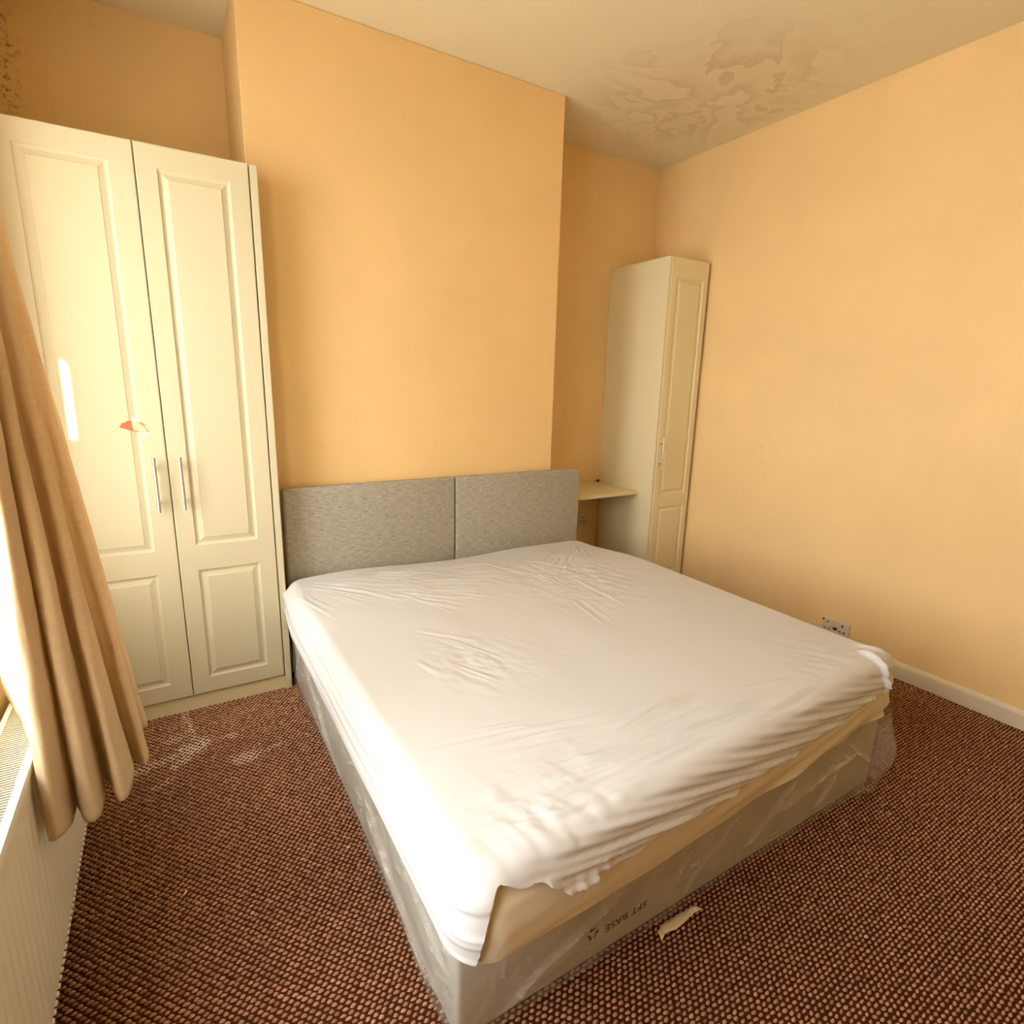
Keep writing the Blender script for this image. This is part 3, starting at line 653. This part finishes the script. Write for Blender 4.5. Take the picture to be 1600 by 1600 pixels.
def wr_s(x, y, z, th, down, st, nx, nv, U, V):
    w_ = .0030 * vn(x * 7, y * 7) + .006 * vn(x * 2.2 + 9, y * 2.2)
    top = np.cos(np.clip(th, 0, PI / 2))
    for i, (x0, y0, x1, y1) in enumerate(RIDGES):
        dx, dy = x1 - x0, y1 - y0; Ln = math.hypot(dx, dy)
        for j in range(3):
            o_ = (j - 1) * (.010 + .004 * (i % 3))
            u = ((x - x0) * dx + (y - y0) * dy) / Ln; v_ = (-(x - x0) * dy + (y - y0) * dx) / Ln - o_ * (1 + u * 1.3) + .007 * vn(u * 11, i + j * 3 + 0 * u)
            wd_ = .0034 + .0012 * (j == 1)
            hgt = (.0030 if y0 < -2.0 else .0024) * (1, 1.2, .8)[j] * (-.6 if (i + j) % 3 == 0 else 1)
            w_ = w_ + hgt * np.exp(-(v_ / wd_) ** 2) * sstep(-.02, .3 * Ln, u) * (1 - sstep(.55 * Ln, 1.05 * Ln, u)) * top
    # crinkled patches
    for cx_, cy_, rr, am in ((-1.42, -1.15, .26, .0055), (-2.15, -1.62, .16, .0045), (-1.95, -.75, .25, .003), (-2.35, -2.22, .12, .0045), (-2.2, -2.20, .16, .003), (-1.2, -2.1, .15, .003)):
        w_ = w_ + am * (vn((x + .4 * y) * 34, (y - .3 * x) * 17) + .5 * vn((x + .7 * y) * 75, (y - .5 * x) * 40)) * np.exp(-(((x - cx_) ** 2 + (y - cy_) ** 2) / rr ** 2)) * top
    side = sstep(.2, 1.4, th)
    left = np.clip(-nx, 0, 1) * side
    # long tension folds along the left side
    for zz0, sl, am, wd_ in ((.475, .006, .009, .006), (.450, -.012, .010, .006), (.418, .018, .009, .006), (.385, -.01, .008, .006), (.355, .004, .006, .005)):
        v_ = z - (zz0 + sl * (y + 1.5) + .008 * vn(y * 3, 0 * y + zz0 * 50))
        w_ = w_ + left * am * np.exp(-(v_ / wd_) ** 2) * (.55 + .9 * (vn(y * 2.3, 0 * y + zz0 * 90) + .3))
    w_ = w_ + np.clip(th / (PI / 2), 0, 1) * bulge(z) * (1 - np.clip(-nv, 0, 1))
    foot = np.clip(nv, 0, 1) * side * sstep(-2.49, -2.43, x)
    # gathered elastic ruffle at the foot hem near the left corner
    gath = np.exp(-((x + 2.33) / .10) ** 2)
    w_ = w_ + foot * sstep(.15, 1, st) * gath * (.012 + .016 * vn(x * 62 + z * 20, z * 14) + .006 * vn(x * 150, z * 8))
    w_ = w_ + foot * sstep(.5, 1, st) * (1 - gath) * .003
    # horizontal pulls on the foot face
    w_ = w_ + foot * (.0035 * np.sin((z + .12 * (x + 1.0)) * 2 * PI / .037 + 4 * vn(x * 2, z * 4)) + .0030 * np.sin((z + .17 * (x + 1.0)) * 2 * PI / .016 + 5 * vn(x * 3, z * 6))) * sstep(-2.5, -2.2, x)
    # lifted loop at the right foot corner
    for x0, y0, x1, y1, wd_, hgt in ((-1.03, -2.15, -1.06, -2.235, .011, .016), (-1.06, -2.235, -1.35, -2.262, .010, .010), (-.985, -2.12, -.955, -2.20, .014, .008)):
        dx, dy = x1 - x0, y1 - y0; Ln = math.hypot(dx, dy); u = ((x - x0) * dx + (y - y0) * dy) / Ln; v_ = (-(x - x0) * dy + (y - y0) * dx) / Ln + .006 * vn(u * 25, 0 * u)
        w_ = w_ + hgt * np.exp(-(v_ / wd_) ** 2) * sstep(-.03, .02, u) * (1 - sstep(Ln - .02, Ln + .04, u))
    w_ = w_ - foot * .006 * sstep(.75, 1, st) * (1 - gath)
    return w_
sh = drape('fitted_sheet', M_sheet, .007, hem_s, wr_s, .0052)
tag(sh, 'rumpled white fitted sheet stretched over the mattress and ruffled at the foot', 'sheet')

# ------------------------------------------------------------------ torn tape on the carpet
pts = [(-1.962, -2.204), (-1.971, -2.226), (-1.949, -2.217), (-1.915, -2.221), (-1.873, -2.219), (-1.839, -2.213), (-1.816, -2.217), (-1.823, -2.203), (-1.848, -2.198), (-1.885, -2.196), (-1.919, -2.195), (-1.934, -2.196)]
pts = [(x, y - .012) for x, y in pts]
bm = bmesh.new(); vs = [bm.verts.new((x, y, .008 + .004 * random.random())) for x, y in pts]
f = bm.faces.new(vs); bmesh.ops.triangulate(bm, faces=[f]); bmesh.ops.subdivide_edges(bm, edges=bm.edges[:], cuts=2, use_grid_fill=True)
for v_ in bm.verts: v_.co.z += .006 * (float(vn(v_.co.x * 60, v_.co.y * 90)) + .5)
ex = bmesh.ops.extrude_face_region(bm, geom=bm.faces[:]); bmesh.ops.translate(bm, verts=[e for e in ex['geom'] if isinstance(e, bmesh.types.BMVert)], vec=(0, 0, .0012))
tag(part('torn_tape', bm, M_tape, None, True), 'crumpled strip of yellowed tape on the carpet at the foot of the bed', 'tape')
for (x, y, lab) in ((-2.963, -1.514, 'tiny pale thread on the carpet between the radiator and bed'), (-.62, -1.93, 'tiny pale crumb on the carpet right of the bed')):
    bm = bmesh.new(); cyl(bm, (x, y, .006), (x + .006, y + .006, .007), .0018, 6); cyl(bm, (x + .006, y + .006, .007), (x + .005, y + .016, .008), .0016, 6)
    tag(part('lint', bm, M_tape), lab, 'lint')

# ------------------------------------------------------------------ curtain
# plan points of the cloth: (x, y) at the hem, (x, y) at 1.6 m
PLAN = [(-3.272, -1.345, -3.262, -1.36), (-3.245, -1.40, -3.248, -1.42), (-3.225, -1.46, -3.228, -1.49), (-3.205, -1.53, -3.205, -1.56), (-3.183, -1.615, -3.178, -1.63),
        (-3.168, -1.675, -3.155, -1.665), (-3.150, -1.690, -3.140, -1.66), (-3.136, -1.64, -3.140, -1.63), (-3.133, -1.585, -3.155, -1.61), (-3.122, -1.615, -3.150, -1.60),
        (-3.108, -1.652, -3.135, -1.59), (-3.088, -1.645, -3.132, -1.57), (-3.083, -1.56, -3.150, -1.55), (-3.090, -1.515, -3.165, -1.53), (-3.073, -1.545, -3.155, -1.51),
        (-3.056, -1.61, -3.132, -1.50), (-3.036, -1.595, -3.128, -1.48), (-3.030, -1.515, -3.145, -1.46), (-3.037, -1.455, -3.165, -1.44), (-3.024, -1.47, -3.150, -1.42),
        (-3.008, -1.495, -3.130, -1.405), (-3.000, -1.455, -3.128, -1.39), (-3.012, -1.375, -3.150, -1.37), (-3.030, -1.335, -3.160, -1.35), (-3.018, -1.325, -3.150, -1.335),
        (-3.006, -1.315, -3.138, -1.32), (-3.010, -1.285, -3.145, -1.31), (-3.028, -1.275, -3.155, -1.30)]
bot = np.array([p[:2] for p in PLAN]); mid = np.array([p[2:] for p in PLAN])
nb_ = len(bot); tt = np.linspace(0, 1, nb_)
up = mid + np.stack([.006 * np.sin(tt * 2 * PI * 6.5), 0 * tt], 1); up[:, 0] = np.maximum(up[:, 0], -3.22)
hemz = np.interp(np.arange(nb_), [0, 3, 4, 5, 6, 7, nb_ - 1], [.585, .58, .575, .402, .412, .40, .40])
fine = 260
def smooth_interp(t, tk, y):
    # Catmull-Rom
    n = len(tk); f_ = t * (n - 1); i = np.clip(np.floor(f_).astype(int), 0, n - 2); u = f_ - i
    g = lambda k: y[np.clip(k, 0, n - 1)]
    p0, p1, p2, p3 = g(i - 1), g(i), g(i + 1), g(i + 2)
    return .5 * (2 * p1 + (p2 - p0) * u + (2 * p0 - 5 * p1 + 4 * p2 - p3) * u ** 2 + (3 * p1 - p0 - 3 * p2 + p3) * u ** 3)
tf = np.linspace(0, 1, fine)
Bx, By = smooth_interp(tf, tt, bot[:, 0]), smooth_interp(tf, tt, bot[:, 1])
Mx, My = smooth_interp(tf, tt, mid[:, 0]), smooth_interp(tf, tt, mid[:, 1])
Ux, Uy = smooth_interp(tf, tt, up[:, 0]), smooth_interp(tf, tt, up[:, 1])
Hz = np.interp(tf, tt, hemz)
nzc = 150; P = np.zeros((fine, nzc, 3))
ZT, ZM = 2.30, 1.62
for j in range(nzc):
    q = j / (nzc - 1); z = Hz + (ZT - Hz) * q
    a = np.clip((z - .40) / (ZM - .40), 0, 1); b_ = sstep(ZM - .2, ZT, z)
    x = Bx * (1 - a) + Mx * a; y = By * (1 - a) + My * a
    x = x * (1 - b_) + Ux * b_; y = y * (1 - b_) + Uy * b_
    wob = .0035 * vn(tf * 22, z * 5) + .0018 * vn(tf * 70, z * 14)
    P[:, j, 0] = x + wob; P[:, j, 1] = y + wob * 1.5; P[:, j, 2] = z
P[..., 0] = np.maximum(P[..., 0], XL + .012)
inrad = (P[..., 2] < RZ1 + .012) & (P[..., 0] < RXF + .006)
P[..., 0] = np.where(inrad, RXF + .006, P[..., 0])
ct = thing('curtain', 'long beige curtain in deep folds hanging over the radiator at the left', 'curtain', (-3.15, -1.6, .4))
cl = grid_mesh('cloth', P, M_curt, ct)
sm = cl.modifiers.new('thickness', 'SOLIDIFY'); sm.thickness = .0016; sm.offset = 0
rl = thing('curtain_rail', 'white curtain rail on the left wall above the window', 'curtain rail', (-3.17, -2.1, 2.32))
part('rail', B((-3.185, -3.5, 2.302), (-3.150, -.95, 2.330), .003), M_upvc, rl)
for y in (-3.3, -2.2, -1.05): part('bracket', B((XL + .0005, y - .012, 2.306), (-3.1855, y + .012, 2.326), .002), M_upvc, rl)

# ------------------------------------------------------------------ added unseen sun blocker outside, holes shaped to throw the sun patches
PY = -5.6
def back(pt):                                               # where the sun ray that lands on pt crosses the plane y = PY
    k = (PY - pt[1]) / SUN_DIR.y; return (pt[0] + SUN_DIR.x * k, pt[2] + SUN_DIR.z * k)
gaps = [[(-3.174, WYF, 1.385), (-3.147, WYF, 1.355), (-3.150, WYF, 1.108), (-3.176, WYF, 1.112)],
        [(-3.036, WYF, 1.232), (-2.945, WYF, 1.140), (-2.95, WYF, 1.122), (-3.040, WYF, 1.166)],
        [(-3.256, -1.375, 1.5), (-3.170, -1.645, 1.5), (-3.172, -1.640, .60), (-3.256, -1.375, .62)]]
G = [[back(p) for p in g_] for g_ in gaps]
bm = bmesh.new()
outer = [bm.verts.new((x, PY, z)) for x, z in ((-9.5, -.2), (-3.62, -.2), (-3.62, 8.0), (-9.5, 8.0))]
edges = [bm.edges.new((outer[i], outer[(i + 1) % 4])) for i in range(4)]
for g_ in G:
    vs = [bm.verts.new((x, PY, z)) for x, z in g_]
    edges += [bm.edges.new((vs[i], vs[(i + 1) % 4])) for i in range(4)]
bmesh.ops.triangle_fill(bm, edges=edges, use_beauty=True)
ex = bmesh.ops.extrude_face_region(bm, geom=bm.faces[:]); bmesh.ops.translate(bm, verts=[e for e in ex['geom'] if isinstance(e, bmesh.types.BMVert)], vec=(0, -.02, 0))
o = part('sun_blocker', bm, M_ext); o['kind'] = 'structure'
o = part('ground_outside', B((-12, -12, -.3), (XL - .31, 4, -.2)), M_ext); o['kind'] = 'structure'
